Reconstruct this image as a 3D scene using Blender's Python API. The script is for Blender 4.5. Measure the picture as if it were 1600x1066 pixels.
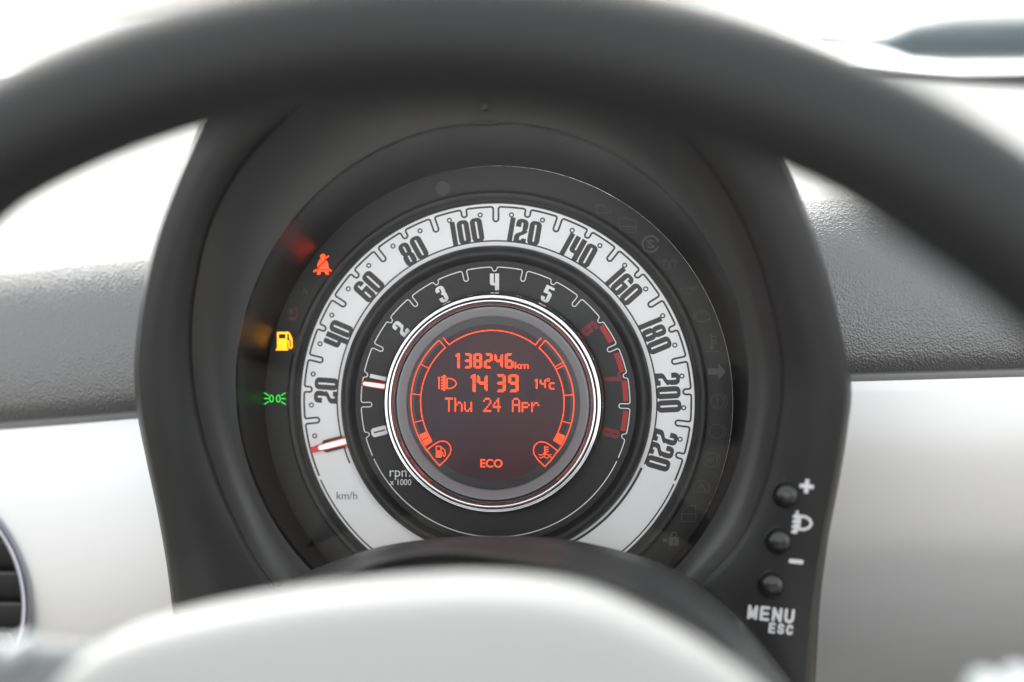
import bpy, bmesh, math, random
from mathutils import Vector, Matrix
from mathutils.geometry import delaunay_2d_cdt
from math import sin, cos, pi, radians as rad, sqrt, atan2, degrees

for o in list(bpy.data.objects):
    bpy.data.objects.remove(o)
S = bpy.context.scene
COL = S.collection
random.seed(5)

# ------------------------------------------------------------------ frame
# Dial frame: millimetres, origin in the middle of the speedometer face, x right,
# y up along the face, z out of the face towards the driver.
DIAL = Matrix.Rotation(rad(70), 4, 'X')            # the face leans back by 20 degrees
MM = Matrix.Scale(0.001, 4)

# ------------------------------------------------------------------ camera
CAM = Vector((60, 34, 588))
CROT = Matrix.Rotation(rad(5.2234), 3, 'Y') @ Matrix.Rotation(rad(-1.0715), 3, 'X')
LENS = 55.0
cd = bpy.data.cameras.new('camera')
cam = bpy.data.objects.new('camera', cd)
COL.objects.link(cam)
cd.sensor_width = 36
cd.lens = LENS
cd.clip_start = 0.01
cd.clip_end = 5000
cam.matrix_world = DIAL @ Matrix.Translation(CAM * 0.001) @ CROT.to_4x4()
cd.dof.use_dof = True
cd.dof.focus_distance = 0.583
cd.dof.aperture_fstop = 2.8
cd.dof.aperture_blades = 0
S.camera = cam

# ------------------------------------------------------------------ sky, sun, exposure
w = bpy.data.worlds.new('World')
S.world = w
w.use_nodes = True
nt = w.node_tree
bg = nt.nodes['Background']
sky = nt.nodes.new('ShaderNodeTexSky')
sky.sky_type = 'NISHITA'
sky.sun_disc = False
SUN_EL, SUN_AZ = 26.0, 338.0                        # azimuth clockwise from straight ahead (+Y)
sky.sun_elevation = rad(SUN_EL)
sky.sun_rotation = rad(SUN_AZ)
sky.dust_density = 6.0
sky.air_density = 1.0
hsv = nt.nodes.new('ShaderNodeHueSaturation')       # overcast: a nearly colourless sky
hsv.inputs['Saturation'].default_value = 0.12
nt.links.new(sky.outputs[0], hsv.inputs['Color'])
gam = nt.nodes.new('ShaderNodeGamma')               # cloud cover evens the sky out
gam.inputs['Gamma'].default_value = 0.5
nt.links.new(hsv.outputs[0], gam.inputs['Color'])
nt.links.new(gam.outputs[0], bg.inputs[0])
bg.inputs[1].default_value = 0.14
sd = bpy.data.lights.new('sun', 'SUN')
sd.energy = 0.8
sd.angle = rad(75)
sd.color = (1.0, 0.97, 0.93)
sun = bpy.data.objects.new('sun', sd)
COL.objects.link(sun)
az, el = rad(SUN_AZ), rad(SUN_EL)
sdir = Vector((sin(az) * cos(el), cos(az) * cos(el), sin(el)))
sun.rotation_euler = sdir.to_track_quat('Z', 'Y').to_euler()
sun.location = sdir * 3
S.view_settings.view_transform = 'Standard'
S.view_settings.look = 'None'
S.view_settings.gamma = 1.0
S.view_settings.exposure = 3.6
S.cycles.use_denoising = True
S.cycles.max_bounces = 10
S.cycles.transparent_max_bounces = 12
S.cycles.sample_clamp_indirect = 8

# ------------------------------------------------------------------ helpers
FPX = LENS / 36 * 1600


def U(px, py, z):
    """point of the plane z (dial frame, mm) seen at photograph pixel px, py"""
    d = CROT @ Vector(((px - 800) / FPX, -(py - 533) / FPX, -1))
    t = (z - CAM.z) / d.z
    return CAM + d * t


def interp(tab, x):
    if x <= tab[0][0]:
        return tab[0][1]
    for (a, fa), (b, fb) in zip(tab, tab[1:]):
        if x <= b:
            return fa + (fb - fa) * (x - a) / (b - a)
    return tab[-1][1]


def smooth_closed(tab, n):
    """periodic cubic interpolation of (degrees, value) samples on n angles"""
    tab = sorted(tab)
    N = len(tab)
    X = [t[0] for t in tab]
    Y = [t[1] for t in tab]
    m = []
    for i in range(N):
        x0 = X[i - 1] - (360 if i == 0 else 0)
        x1 = X[(i + 1) % N] + (360 if i == N - 1 else 0)
        dl = (Y[i] - Y[i - 1]) / (X[i] - x0)
        dr = (Y[(i + 1) % N] - Y[i]) / (x1 - X[i])
        hl, hr = X[i] - x0, x1 - X[i]
        m.append((dl * hr + dr * hl) / (hl + hr))
    out = []
    for k in range(n):
        a = 360 * k / n
        while a < X[0]:
            a += 360
        while a >= X[0] + 360:
            a -= 360
        for i in range(N):
            x0 = X[i]
            x1 = X[(i + 1) % N] + (360 if i == N - 1 else 0)
            if x0 <= a < x1 or (i == N - 1 and a <= x1):
                h = x1 - x0
                t = (a - x0) / h
                y0, y1, m0, m1 = Y[i], Y[(i + 1) % N], m[i] * h, m[(i + 1) % N] * h
                out.append((2*t**3 - 3*t**2 + 1)*y0 + (t**3 - 2*t**2 + t)*m0 + (-2*t**3 + 3*t**2)*y1 + (t**3 - t**2)*m1)
                break
    return out


def thing(name, label, cat, origin=(0, 0, 0), group=None):
    o = bpy.data.objects.new(name, None)
    COL.objects.link(o)
    o.empty_display_size = 0.02
    o.matrix_world = DIAL @ Matrix.Translation(Vector(origin) * 0.001)
    o['label'] = label
    o['category'] = cat
    if group:
        o['group'] = group
    o['_o'] = tuple(float(c) for c in origin)
    return o


def root_origin(o):
    while o.parent:
        o = o.parent
    return Vector(o['_o'])


def obj(name, vf, mat, parent, smooth=True, label=None, sharp=35):
    """vf = (verts in mm in the dial frame, faces)"""
    V, F = vf
    org = root_origin(parent)
    me = bpy.data.meshes.new(name)
    me.from_pydata([(Vector(v) - org) * 0.001 for v in V], [], F)
    if smooth:
        me.polygons.foreach_set('use_smooth', [True] * len(me.polygons))
        me.set_sharp_from_angle(angle=rad(sharp))
    me.materials.append(M[mat])
    me.update()
    o = bpy.data.objects.new(name, me)
    COL.objects.link(o)
    o.parent = parent
    if label:
        o['label'] = label
    return o


def join(*parts):
    V, F = [], []
    for v, f in parts:
        k = len(V)
        V += list(v)
        F += [tuple(i + k for i in q) for q in f]
    return V, F


def loft(rings, closed=True, cap0=False, cap1=False):
    n = len(rings[0])
    V = [p for r in rings for p in r]
    F = []
    for i in range(len(rings) - 1):
        for j in range(n if closed else n - 1):
            a, b = i * n + j, i * n + (j + 1) % n
            F.append((a, b, b + n, a + n))
    if cap0:
        F.append(tuple(range(n - 1, -1, -1)))
    if cap1:
        F.append(tuple(range((len(rings) - 1) * n, len(rings) * n)))
    return V, F


def circ(r, z, n=180, c=(0, 0)):
    return [(c[0] + r * cos(2 * pi * k / n), c[1] + r * sin(2 * pi * k / n), z) for k in range(n)]


def lathe(prof, n=180, c=(0, 0), cap=False, closed=False):
    rings = [circ(r, z, n, c) for r, z in prof]
    if closed:
        rings.append(rings[0])
    return loft(rings, cap1=cap)


def rounded(prof, rr=0.4, k=4):
    """round the inner corners of an open (r, z) profile"""
    out = [prof[0]]
    for a, b, c in zip(prof, prof[1:], prof[2:]):
        a, b, c = Vector(a), Vector(b), Vector(c)
        la, lc = (a - b).length, (c - b).length
        d = min(rr, la * .45, lc * .45)
        p, q = b + (a - b) / la * d, b + (c - b) / lc * d
        for i in range(k + 1):
            t = i / k
            out.append(tuple((1 - t) ** 2 * p + 2 * t * (1 - t) * b + t * t * q))
    out.append(prof[-1])
    return out


def box(x0, y0, z0, x1, y1, z1, b=0.0):
    if b <= 0:
        b = 1e-3
    rings = []
    for z, i in ((z0, b), (z0 + b, 0), (z1 - b, 0), (z1, b)):
        rings.append([(x0 + i, y0 + i, z), (x1 - i, y0 + i, z), (x1 - i, y1 - i, z), (x0 + i, y1 - i, z)])
    return loft(rings, cap0=True, cap1=True)


# --- flat print: 2-D shapes united and cut with a constrained triangulation
def rrect(x0, y0, x1, y1, r, k=6):
    P = []
    r = min(r, (x1 - x0) / 2 - 1e-4, (y1 - y0) / 2 - 1e-4)
    for cx, cy, a0 in ((x1 - r, y0 + r, -90), (x1 - r, y1 - r, 0), (x0 + r, y1 - r, 90), (x0 + r, y0 + r, 180)):
        for i in range(k + 1):
            a = rad(a0 + 90 * i / k)
            P.append((cx + r * cos(a), cy + r * sin(a)))
    return P


def disc(x, y, r, n=20, ry=None):
    return [(x + r * cos(2 * pi * k / n), y + (ry or r) * sin(2 * pi * k / n)) for k in range(n)]


def stroke(pts, wd, closed=False, cap=True):
    """list of convex pieces covering a polyline of width wd"""
    out = []
    P = list(pts) + ([pts[0]] if closed else [])
    for a, b in zip(P, P[1:]):
        a, b = Vector(a), Vector(b)
        d = b - a
        if d.length < 1e-6:
            continue
        nn = Vector((-d.y, d.x)).normalized() * wd / 2
        out.append([tuple(a - nn), tuple(b - nn), tuple(b + nn), tuple(a + nn)])
    for i, p in enumerate(pts):
        if cap or closed or 0 < i < len(pts) - 1:
            out.append(disc(p[0], p[1], wd / 2 * .999, 10))
    return out


def arcp(cx, cy, r, a0, a1, n=16, ry=None):
    return [(cx + r * cos(rad(a0 + (a1 - a0) * i / n)), cy + (ry or r) * sin(rad(a0 + (a1 - a0) * i / n))) for i in range(n + 1)]


def area(p):
    return sum(p[i - 1][0] * p[i][1] - p[i][0] * p[i - 1][1] for i in range(len(p))) / 2


def flat(add, cut=()):
    V, F = [], []
    for p in list(add) + list(cut):
        if area(p) < 0:
            p = p[::-1]
        k = len(V)
        V += [Vector((x, y)) for x, y in p]
        F.append(list(range(k, k + len(p))))
    na = len(add)
    v, e, f, ov, oe, of = delaunay_2d_cdt(V, [], F, 0, 1e-5, True)
    keep = [tuple(q) for q, src in zip(f, of) if src and not any(s >= na for s in src) and any(s < na for s in src)]
    used = sorted({i for q in keep for i in q})
    ix = {i: n for n, i in enumerate(used)}
    return [(v[i].x, v[i].y) for i in used], [tuple(ix[i] for i in q) for q in keep]


def ribbon(pts, wd, closed=False):
    n = len(pts)
    V, F = [], []
    for i in range(n):
        a = Vector(pts[i - 1] if (closed or i > 0) else pts[i])
        b = Vector(pts[i])
        c = Vector(pts[(i + 1) % n] if (closed or i < n - 1) else pts[i])
        t = ((b - a).normalized() + (c - b).normalized())
        t = t.normalized() if t.length > 1e-6 else (c - a).normalized()
        nn = Vector((-t.y, t.x)) * wd / 2
        V += [tuple(b - nn), tuple(b + nn)]
    for i in range(n if closed else n - 1):
        j = (i + 1) % n
        F.append((2 * i, 2 * j, 2 * j + 1, 2 * i + 1))
    return V, F


def mapped(vf, fn):
    return [fn(x, y) for x, y in vf[0]], vf[1]


def place2(cx, cy, ang, z, sx=1.0, sy=None):
    sy = sx if sy is None else sy
    c, s = cos(ang), sin(ang)
    return lambda x, y: (cx + sx * x * c - sy * y * s, cy + sx * x * s + sy * y * c, z)


def pixmap(px, py, z, sx=1.0, ang=0.0):
    """picture-sized print (px units, y up) laid on the plane z around a point"""
    o = U(px, py, z)
    k = (CAM.z - z) / FPX
    c, s = cos(ang), sin(ang)
    return lambda x, y: (o.x + k * sx * (x * c - y * s), o.y + k * sx * (x * s + y * c), z)


_tc = {}


def lettering(txt, bold=0.0):
    """outline lettering: 2-D mesh scaled to a unit box"""
    if (txt, bold) in _tc:
        return _tc[(txt, bold)]
    c = bpy.data.curves.new('t', 'FONT')
    c.body = txt
    c.offset = bold
    c.resolution_u = 4
    o = bpy.data.objects.new('t', c)
    COL.objects.link(o)
    dg = bpy.context.evaluated_depsgraph_get()
    ev = o.evaluated_get(dg)
    me = ev.to_mesh()
    V = [(v.co.x, v.co.y) for v in me.vertices]
    F = [tuple(p.vertices) for p in me.polygons]
    ev.to_mesh_clear()
    bpy.data.objects.remove(o)
    bpy.data.curves.remove(c)
    x0, x1 = min(v[0] for v in V), max(v[0] for v in V)
    y0, y1 = min(v[1] for v in V), max(v[1] for v in V)
    V = [((x - x0) / (x1 - x0) - .5, (y - y0) / (y1 - y0) - .5) for x, y in V]
    _tc[(txt, bold)] = (V, F)
    return V, F


def boxed(vf, wd, ht):
    return [(x * wd, y * ht) for x, y in vf[0]], vf[1]


# ------------------------------------------------------------------ materials
M = {}


def mat(name, col, rough=0.5, metal=0.0, bump=None, coat=0.0, emis=None, es=0.0, spec=0.5, var=None, rvar=None, ccol=None):
    m = bpy.data.materials.new(name)
    m.use_nodes = True
    t = m.node_tree
    p = t.nodes['Principled BSDF']
    p.inputs['Base Color'].default_value = (*col, 1)
    p.inputs['Roughness'].default_value = rough
    p.inputs['Metallic'].default_value = metal
    p.inputs['Specular IOR Level'].default_value = spec
    p.inputs['Coat Weight'].default_value = coat
    p.inputs['Coat Roughness'].default_value = 0.08
    if emis:
        p.inputs['Emission Color'].default_value = (*emis, 1)
        p.inputs['Emission Strength'].default_value = es
    tc = t.nodes.new('ShaderNodeTexCoord')
    if bump:
        kind, sc, dist, stren = bump
        if kind == 'grain':
            b = t.nodes.new('ShaderNodeTexVoronoi')
            b.feature = 'SMOOTH_F1'
            b.inputs['Scale'].default_value = sc
            b.inputs['Smoothness'].default_value = 0.6
            dn = t.nodes.new('ShaderNodeTexNoise')
            dn.inputs['Scale'].default_value = sc * .6
            ad = t.nodes.new('ShaderNodeVectorMath')
            ad.operation = 'MULTIPLY_ADD'
            ad.inputs[1].default_value = (1.2 / sc,) * 3
            t.links.new(tc.outputs['Object'], dn.inputs['Vector'])
            t.links.new(dn.outputs['Color'], ad.inputs[0])
            t.links.new(tc.outputs['Object'], ad.inputs[2])
            t.links.new(ad.outputs[0], b.inputs['Vector'])
            src = b.outputs['Distance']
        else:
            b = t.nodes.new('ShaderNodeTexNoise')
            b.inputs['Scale'].default_value = sc
            b.inputs['Detail'].default_value = 4
            t.links.new(tc.outputs['Object'], b.inputs['Vector'])
            src = b.outputs['Fac']
        bn = t.nodes.new('ShaderNodeBump')
        bn.inputs['Distance'].default_value = dist
        bn.inputs['Strength'].default_value = stren
        t.links.new(src, bn.inputs['Height'])
        t.links.new(bn.outputs[0], p.inputs['Normal'])
    if var:
        sc, amt = var
        n = t.nodes.new('ShaderNodeTexNoise')
        n.inputs['Scale'].default_value = sc
        n.inputs['Detail'].default_value = 5
        t.links.new(tc.outputs['Object'], n.inputs['Vector'])
        r = t.nodes.new('ShaderNodeMapRange')
        r.inputs['To Min'].default_value = 1 - amt
        r.inputs['To Max'].default_value = 1 + amt
        t.links.new(n.outputs['Fac'], r.inputs['Value'])
        mx = t.nodes.new('ShaderNodeVectorMath')
        mx.operation = 'SCALE'
        mx.inputs[0].default_value = col
        t.links.new(r.outputs[0], mx.inputs['Scale'])
        t.links.new(mx.outputs[0], p.inputs['Base Color'])
    if rvar:
        sc, amt = rvar
        n = t.nodes.new('ShaderNodeTexNoise')
        n.inputs['Scale'].default_value = sc
        n.inputs['Detail'].default_value = 6
        t.links.new(tc.outputs['Object'], n.inputs['Vector'])
        r = t.nodes.new('ShaderNodeMapRange')
        r.inputs['To Min'].default_value = max(0.02, rough - amt)
        r.inputs['To Max'].default_value = rough + amt
        t.links.new(n.outputs['Fac'], r.inputs['Value'])
        t.links.new(r.outputs[0], p.inputs['Roughness'])
    M[name] = m
    return m


def glass(name, tint, rough=0.02, ior=1.49):
    m = bpy.data.materials.new(name)
    m.use_nodes = True
    t = m.node_tree
    t.nodes.clear()
    out = t.nodes.new('ShaderNodeOutputMaterial')
    tr = t.nodes.new('ShaderNodeBsdfTransparent')
    tr.inputs[0].default_value = (*tint, 1)
    gl = t.nodes.new('ShaderNodeBsdfGlossy')
    gl.inputs['Roughness'].default_value = rough
    fr = t.nodes.new('ShaderNodeFresnel')
    fr.inputs['IOR'].default_value = ior
    mx = t.nodes.new('ShaderNodeMixShader')
    t.links.new(fr.outputs[0], mx.inputs[0])
    t.links.new(tr.outputs[0], mx.inputs[1])
    t.links.new(gl.outputs[0], mx.inputs[2])
    t.links.new(mx.outputs[0], out.inputs[0])
    M[name] = m


mat('hood_plastic', (.0085, .0085, .009), .40, spec=.38, bump=('noise', 2500, .0002, .25), rvar=(60, .05))
mat('bezel_plastic', (.022, .022, .0225), .33, spec=.45, bump=('noise', 2500, .0002, .15), rvar=(40, .06))
mat('tube_plastic', (.006, .006, .0064), .40, spec=.4)
mat('band_black', (.009, .009, .0094), .5, spec=.35)
mat('ring_plastic', (.026, .026, .027), .45, bump=('noise', 3200, .0003, .7))
mat('dial_white', (.90, .905, .91), .42, var=(30, .02))
mat('dial_black', (.010, .010, .0105), .45, spec=.4)
mat('print_dark', (.030, .027, .028), .5)
mat('print_white', (.82, .82, .83), .5)
mat('print_button', (.50, .50, .51), .5)
mat('print_grey', (.10, .10, .105), .5)
mat('print_red', (.42, .012, .014), .5)
mat('print_dimred', (.20, .010, .012), .5)
mat('needle_red', (.60, .016, .014), .35, emis=(1, .03, .02), es=.012)
mat('needle_white', (.85, .82, .81), .35, emis=(1, .93, .92), es=.035)
mat('chrome', (.74, .74, .75), .09, 1.0)
mat('satin_grey', (.30, .30, .31), .36, bump=('noise', 4000, .0001, .3))
mat('gloss_black', (.012, .012, .013), .12)
mat('unlit_icon', (.040, .039, .037), .6)
mat('unlit_icon_warm', (.085, .075, .069), .6)
mat('unlit_icon_red', (.075, .022, .020), .6)
mat('screen_ring', (.016, .016, .018), .3)
mat('lamp_red', (.3, .02, .01), .5, emis=(1, .040, .005), es=.30)
mat('lamp_amber', (.3, .15, .01), .5, emis=(1, .36, .0), es=.20)
mat('lamp_green', (.02, .3, .03), .5, emis=(.01, .8, .03), es=.105)
mat('lcd_orange', (.3, .05, .02), .5, emis=(1, .060, .008), es=.13)
mat('lcd_dim', (.08, .03, .02), .5, emis=(.35, .03, .012), es=.4)
mat('button_rubber', (.010, .010, .0105), .24)
mat('dash_grain', (.056, .056, .058), .29, spec=1.0, bump=('grain', 1250, .0006, .5), var=(15, .1))
mat('seam_black', (.012, .012, .012), .6)
mat('silver_trim', (.54, .541, .543), .33, .5, coat=.0, rvar=(25, .03))
mat('leather', (.008, .0085, .009), .5, spec=.34, bump=('grain', 900, .0004, .35))
mat('pad_light', (.27, .273, .27), .62, bump=('grain', 900, .0003, .25))
mat('spoke_grey', (.10, .107, .112), .5)
mat('switch_pale', (.30, .32, .33), .35)
mat('shroud', (.034, .034, .0345), .44, bump=('noise', 1800, .0002, .3))
mat('vent_black', (.022, .022, .023), .45)
mat('vent_slat', (.030, .030, .031), .45)
mat('vent_chrome', (.34, .34, .38), .16, .9)
mat('bonnet_white', (.80, .80, .79), .25, coat=.5)
mat('wiper_rubber', (.045, .066, .078), .5)
mat('ground', (.20, .19, .165), .9, var=(.8, .2))
mat('added_floor_dark', (.020, .020, .021), .95, var=(40, .3))
mat('dust', (.55, .52, .48), .9)
glass('lens_clear', (.98, .98, .98), .03, 1.32)
glass('windscreen_glass', (.96, .98, .97), .01, 1.5)

# the lit screen: backlight a little uneven, plum coloured
m = mat('lcd_back', (.016, .010, .013), .28, spec=.25)
t = m.node_tree
p = t.nodes['Principled BSDF']
tc = t.nodes['Texture Coordinate']
nz = t.nodes.new('ShaderNodeTexNoise')
nz.inputs['Scale'].default_value = 45
nz.inputs['Detail'].default_value = 2
t.links.new(tc.outputs['Object'], nz.inputs['Vector'])
rp = t.nodes.new('ShaderNodeValToRGB')
rp.color_ramp.elements[0].position = .32
rp.color_ramp.elements[0].color = (.034, .014, .026, 1)
rp.color_ramp.elements[1].position = .70
rp.color_ramp.elements[1].color = (.072, .020, .024, 1)
t.links.new(nz.outputs['Fac'], rp.inputs['Fac'])
t.links.new(rp.outputs[0], p.inputs['Emission Color'])
p.inputs['Emission Strength'].default_value = .05

# ------------------------------------------------------------------ ground, bonnet, windscreen (outside)
INV = DIAL.inverted()


def W(x, y, h):
    """world millimetres (x right, y ahead, h up from the dial centre) -> dial frame"""
    return tuple(INV @ Vector((x, y, h)))


def plain(name, vf, mt, label=None, cat=None, kind=None, smooth=True):
    me = bpy.data.meshes.new(name)
    me.from_pydata([(DIAL @ Vector(v)) * .001 for v in vf[0]], [], vf[1])
    me.materials.append(M[mt])
    if smooth:
        me.polygons.foreach_set('use_smooth', [True] * len(me.polygons))
        me.set_sharp_from_angle(angle=rad(40))
    o = bpy.data.objects.new(name, me)
    COL.objects.link(o)
    if kind:
        o['kind'] = kind
    if label:
        o['label'] = label
        o['category'] = cat
    return o


G = -1000
plain('ground', ([W(-9e5, -9e5, G), W(9e5, -9e5, G), W(9e5, 9e5, G), W(-9e5, 9e5, G)], [(0, 1, 2, 3)]), 'ground', kind='structure')

plain('added_floor', ([W(-760, -1900, -620), W(760, -1900, -620), W(760, 420, -620), W(-760, 420, -620), W(-760, -1900, -640), W(760, -1900, -640), W(760, 420, -640), W(-760, 420, -640)],  # unseen dark floor, added so the lens and trim reflect something dark
      [(0, 1, 2, 3), (7, 6, 5, 4), (0, 4, 5, 1), (1, 5, 6, 2), (2, 6, 7, 3), (3, 7, 4, 0)]), 'added_floor_dark', kind='structure')

# ------------------------------------------------------------------ dashboard
dash = thing('dashboard', 'grained charcoal dashboard with silver-white painted trim around the instrument binnacle', 'dashboard', (0, -20, -20))


SEAM = [(q.x, q.y) for q in (U(-300, 678, 0), U(-100, 662, 0), U(0, 654, 0), U(110, 645, 0), U(210, 636, 0), U(500, 613, 0), U(800, 596, 0), U(1100, 584, 0), U(1327, 577, 0), U(1600, 570, 0), U(2600, 560, 0))]


def seam_y(x):
    return interp(SEAM, x)


def hollow(vf):
    """open the dash where the binnacle is let into it"""
    V, F = vf
    return V, [f for f in F if not all(abs(V[i][0] + 2) < 112 and -150 < V[i][1] < 95 and V[i][2] > -32 for i in f)]


NX = 90
XS = [-330 + 860 * i / NX for i in range(NX + 1)]


def bend(x):
    """the dash curves away from the driver towards its ends"""
    return -.00022 * (x - 10) ** 2


# upper pad: lip at the seam, rounded brow, level top running to the windscreen
padprof = [(-1.5, -9), (-2.6, -3), (-1.6, 3.4), (1.5, 6.2), (6, 7.4), (14, 8.0), (26, 7.0), (38, 4.6), (48, 1.0), (57, -5), (64, -13), (69.5, -24), (73, -38)]
rows = []
for y, z in padprof:
    rows.append([(x, seam_y(x) + y, z - 4 + bend(x)) for x in XS])
base = padprof[-1]
for s in (15, 35, 60, 90, 120, 150, 180, 205):
    row = []
    for x in XS:
        y0, z0 = seam_y(x) + base[0], base[1] - 4 + bend(x)
        # direction: straight ahead, a touch downhill
        row.append((x, y0 + s * (.342 + .045) + (-seam_y(x)) * min(1, s / 150) , z0 - s * .94))
    rows.append(row)
top_back = rows[-1]
lastd = [(p[0], p[1] - 16, p[2] - 6) for p in top_back]
rows.append(lastd)
obj('top_pad', hollow(loft(rows, closed=False)), 'dash_grain', dash, label='grained charcoal upper pad')
# trim panel under the seam
tprof = [(3, -8), (0, -7), (-1.2, -5.6), (-4, -4.6), (-30, -3.5), (-70, -6), (-100, -12), (-125, -22), (-150, -36), (-190, -64), (-230, -96)]
tprofr = [(3, -8), (0, -7), (-1.2, -5.6), (-4, -4.6), (-30, -7), (-60, -14), (-78, -21), (-94, -30), (-110, -43), (-130, -66), (-160, -110)]
TU = [0, .25, .5, .75, 1, 1.5, 2, 2.5, 3] + [3 + i / 10 for i in range(1, 11)] + [4 + i / 14 for i in range(1, 15)] + [5 + i / 11 for i in range(1, 12)] + [6 + i / 9 for i in range(1, 37)]
XT = [-330 + 860 * i / 330 for i in range(331)]


def catmull(tab, t):
    k = min(int(t), len(tab) - 2)
    f = t - k
    p0, p1, p2, p3 = (Vector(tab[max(0, min(len(tab) - 1, k + j))]) for j in (-1, 0, 1, 2))
    return .5 * ((2 * p1) + (p2 - p0) * f + (2 * p0 - 5 * p1 + 4 * p2 - p3) * f * f + (3 * p1 - p0 - 3 * p2 + p3) * f ** 3)


def ramp(a, b, x):
    t = max(0, min(1, (x - a) / (b - a)))
    return t * t * (3 - 2 * t)


VC = U(-139, 940, -17)
VR = 209 / FPX * (CAM.z + 17)
rows = []
for tt in TU:
    row = []
    pl, pr_ = catmull(tprof, tt), catmull(tprofr, tt)
    for x in XT:
        q = pl.lerp(pr_, ramp(40, 120, x))
        row.append((x, seam_y(x) + q.x - 4.0, q.y + bend(x)))
    rows.append(row)
tv, tf = hollow(loft(rows[::-1], closed=False))
tf = [f for f in tf if not all((tv[i][0] - VC.x) ** 2 + (tv[i][1] - VC.y) ** 2 < (VR - .5) ** 2 for i in f)]
obj('trim_panel', (tv, tf), 'silver_trim', dash, label='glossy silver-white painted trim panel')
sp = [(-.5, -12), (-1.2, -8.6), (-6.0, -9.2), (-7.0, -12)]
obj('seam_strip', hollow(loft([[(x, seam_y(x) + y, z + bend(x) + .3) for x in XS] for y, z in sp][::-1], closed=False)), 'seam_black', dash)

# ------------------------------------------------------------------ instrument cluster
CL = thing('instrument_cluster', 'round black instrument binnacle with white speedometer ring, rev counter and orange display', 'instrument cluster')
NA = 240
TH = [360 * k / NA for k in range(NA)]
CX, CY = 762, 600


def polar(pts):
    return [(degrees(atan2(CY - y, x - CX)) % 360, sqrt((x - CX) ** 2 + (y - CY) ** 2)) for x, y in pts]


I_PTS = [(1223, 600), (1213, 680), (1196, 752), (1161, 837), (1089, 920), (990, 990), (880, 1035), (762, 1052), (640, 1040), (530, 995),
         (432, 921), (361, 802), (328, 717), (311, 655), (302, 600), (299, 500), (309, 425), (328, 352), (375, 263), (446, 188), (550, 118), (660, 82), (762, 72),
         (880, 92), (1000, 160), (1100, 251), (1149, 323), (1182, 398), (1210, 495)]
J_PTS = [(1331, 610), (1325, 669), (1312, 750), (1294, 845), (1280, 962), (1274, 1066), (1268, 1140), (1150, 1215), (960, 1235), (762, 1240), (560, 1235), (390, 1210), (288, 1130),
         (279, 1040), (271, 968), (261, 888), (247, 807), (228, 717), (214, 645), (209, 570), (214, 510), (224, 445), (242, 372), (267, 300), (302, 218), (350, 135), (450, 66), (590, 24), (762, 8),
         (920, 30), (1060, 85), (1165, 170), (1240, 283), (1270, 355), (1293, 428), (1311, 500), (1324, 560)]
RI = smooth_closed(polar(I_PTS), NA)
RJ = smooth_closed(polar(J_PTS), NA)


def zI(a): return 42 + 22 * sin(rad(a))
def zJ(a): return 46 + 22 * sin(rad(a)) if sin(rad(a)) > -.5 else 46 + 22 * sin(rad(a)) + 10 * (-.5 - sin(rad(a)))
def zH(a): return 29 + 18 * sin(rad(a))


def ringpx(rf, zf):
    out = []
    for k in range(NA):
        a = TH[k]
        r, z = rf(k), zf(a)
        out.append(tuple(U(CX + r * cos(rad(a)), CY - r * sin(rad(a)), z)))
    return out


def face_z(t, a):
    """height of the binnacle face between its inner (t=0) and outer (t=1) edge"""
    return zI(a) + (zJ(a) - zI(a)) * t + 3.2 * (1 - (2 * t - 1) ** 2)


hood = []
hood.append(ringpx(lambda k: RI[k] - 2, lambda a: zI(a) - 2.6))
hood.append(ringpx(lambda k: RI[k] - 1, lambda a: zI(a) - .9))
for t in (.012, .03, .07, .2, .35, .5, .65, .78, .86, .91):
    hood.append(ringpx(lambda k: RI[k] + (RJ[k] - RI[k]) * t, lambda a: face_z(t, a) - (.5 if t < .02 else .15 if t < .04 else 0)))
for t, dz in ((.945, 1.2), (.97, 3.2), (.988, 6), (1.0, 10)):
    hood.append(ringpx(lambda k: RI[k] + (RJ[k] - RI[k]) * t, lambda a: face_z(.95, a) - dz))
last = hood[-1]
for d, s in ((22, .993), (45, .985), (90, .97)):
    hood.append([(p[0] * s, p[1] * s + (.30 * d if p[1] > 60 else 0), p[2] - d) for p in last])
obj('binnacle_hood', loft(hood), 'hood_plastic', CL, label='satin black horseshoe-shaped binnacle surround')


def ringH(grow=0.0, dz=0.0):
    out = []
    for a in TH:
        out.append(tuple(U(769 + (400 + grow) * cos(rad(a)), 601 - (409 + grow) * sin(rad(a)), zH(a) + dz)))
    return out


H0 = ringH()
Iin = hood[0]
bz = [ringH(0, -1.2), ringH(1.2, 0.2)]
for t in (.15, .4, .7, .9, 1.0):
    bz.append([tuple(Vector(p).lerp(Vector(q), t) + Vector((0, 0, -2.5 * sin(pi * t)))) for p, q in zip(ringH(1.2, .2), Iin)])
obj('bezel', loft(bz), 'bezel_plastic', CL, label='smooth black bezel cone')
obj('inner_tube', loft([circ(89.0, -.6, NA), circ(89.2, .4, NA)] + [[tuple(Vector(p).lerp(Vector(q), t)) for p, q in zip(circ(89.2, .4, NA), ringH(.4, -1.0))] for t in (.25, .5, .75, 1)]), 'tube_plastic', CL)
lens_rings = [[tuple(Vector(p).lerp(Vector((0, 3, zH(0))), 1 - t) + Vector((0, 0, -1.5))) for p in H0] for t in (.999, .8, .5, .2)]
lv, lf = loft(lens_rings)
lf.append(tuple(range(3 * NA, 4 * NA)))
obj('clear_lens', (lv, lf), 'lens_clear', CL, label='clear slightly dusty cover lens')

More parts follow.
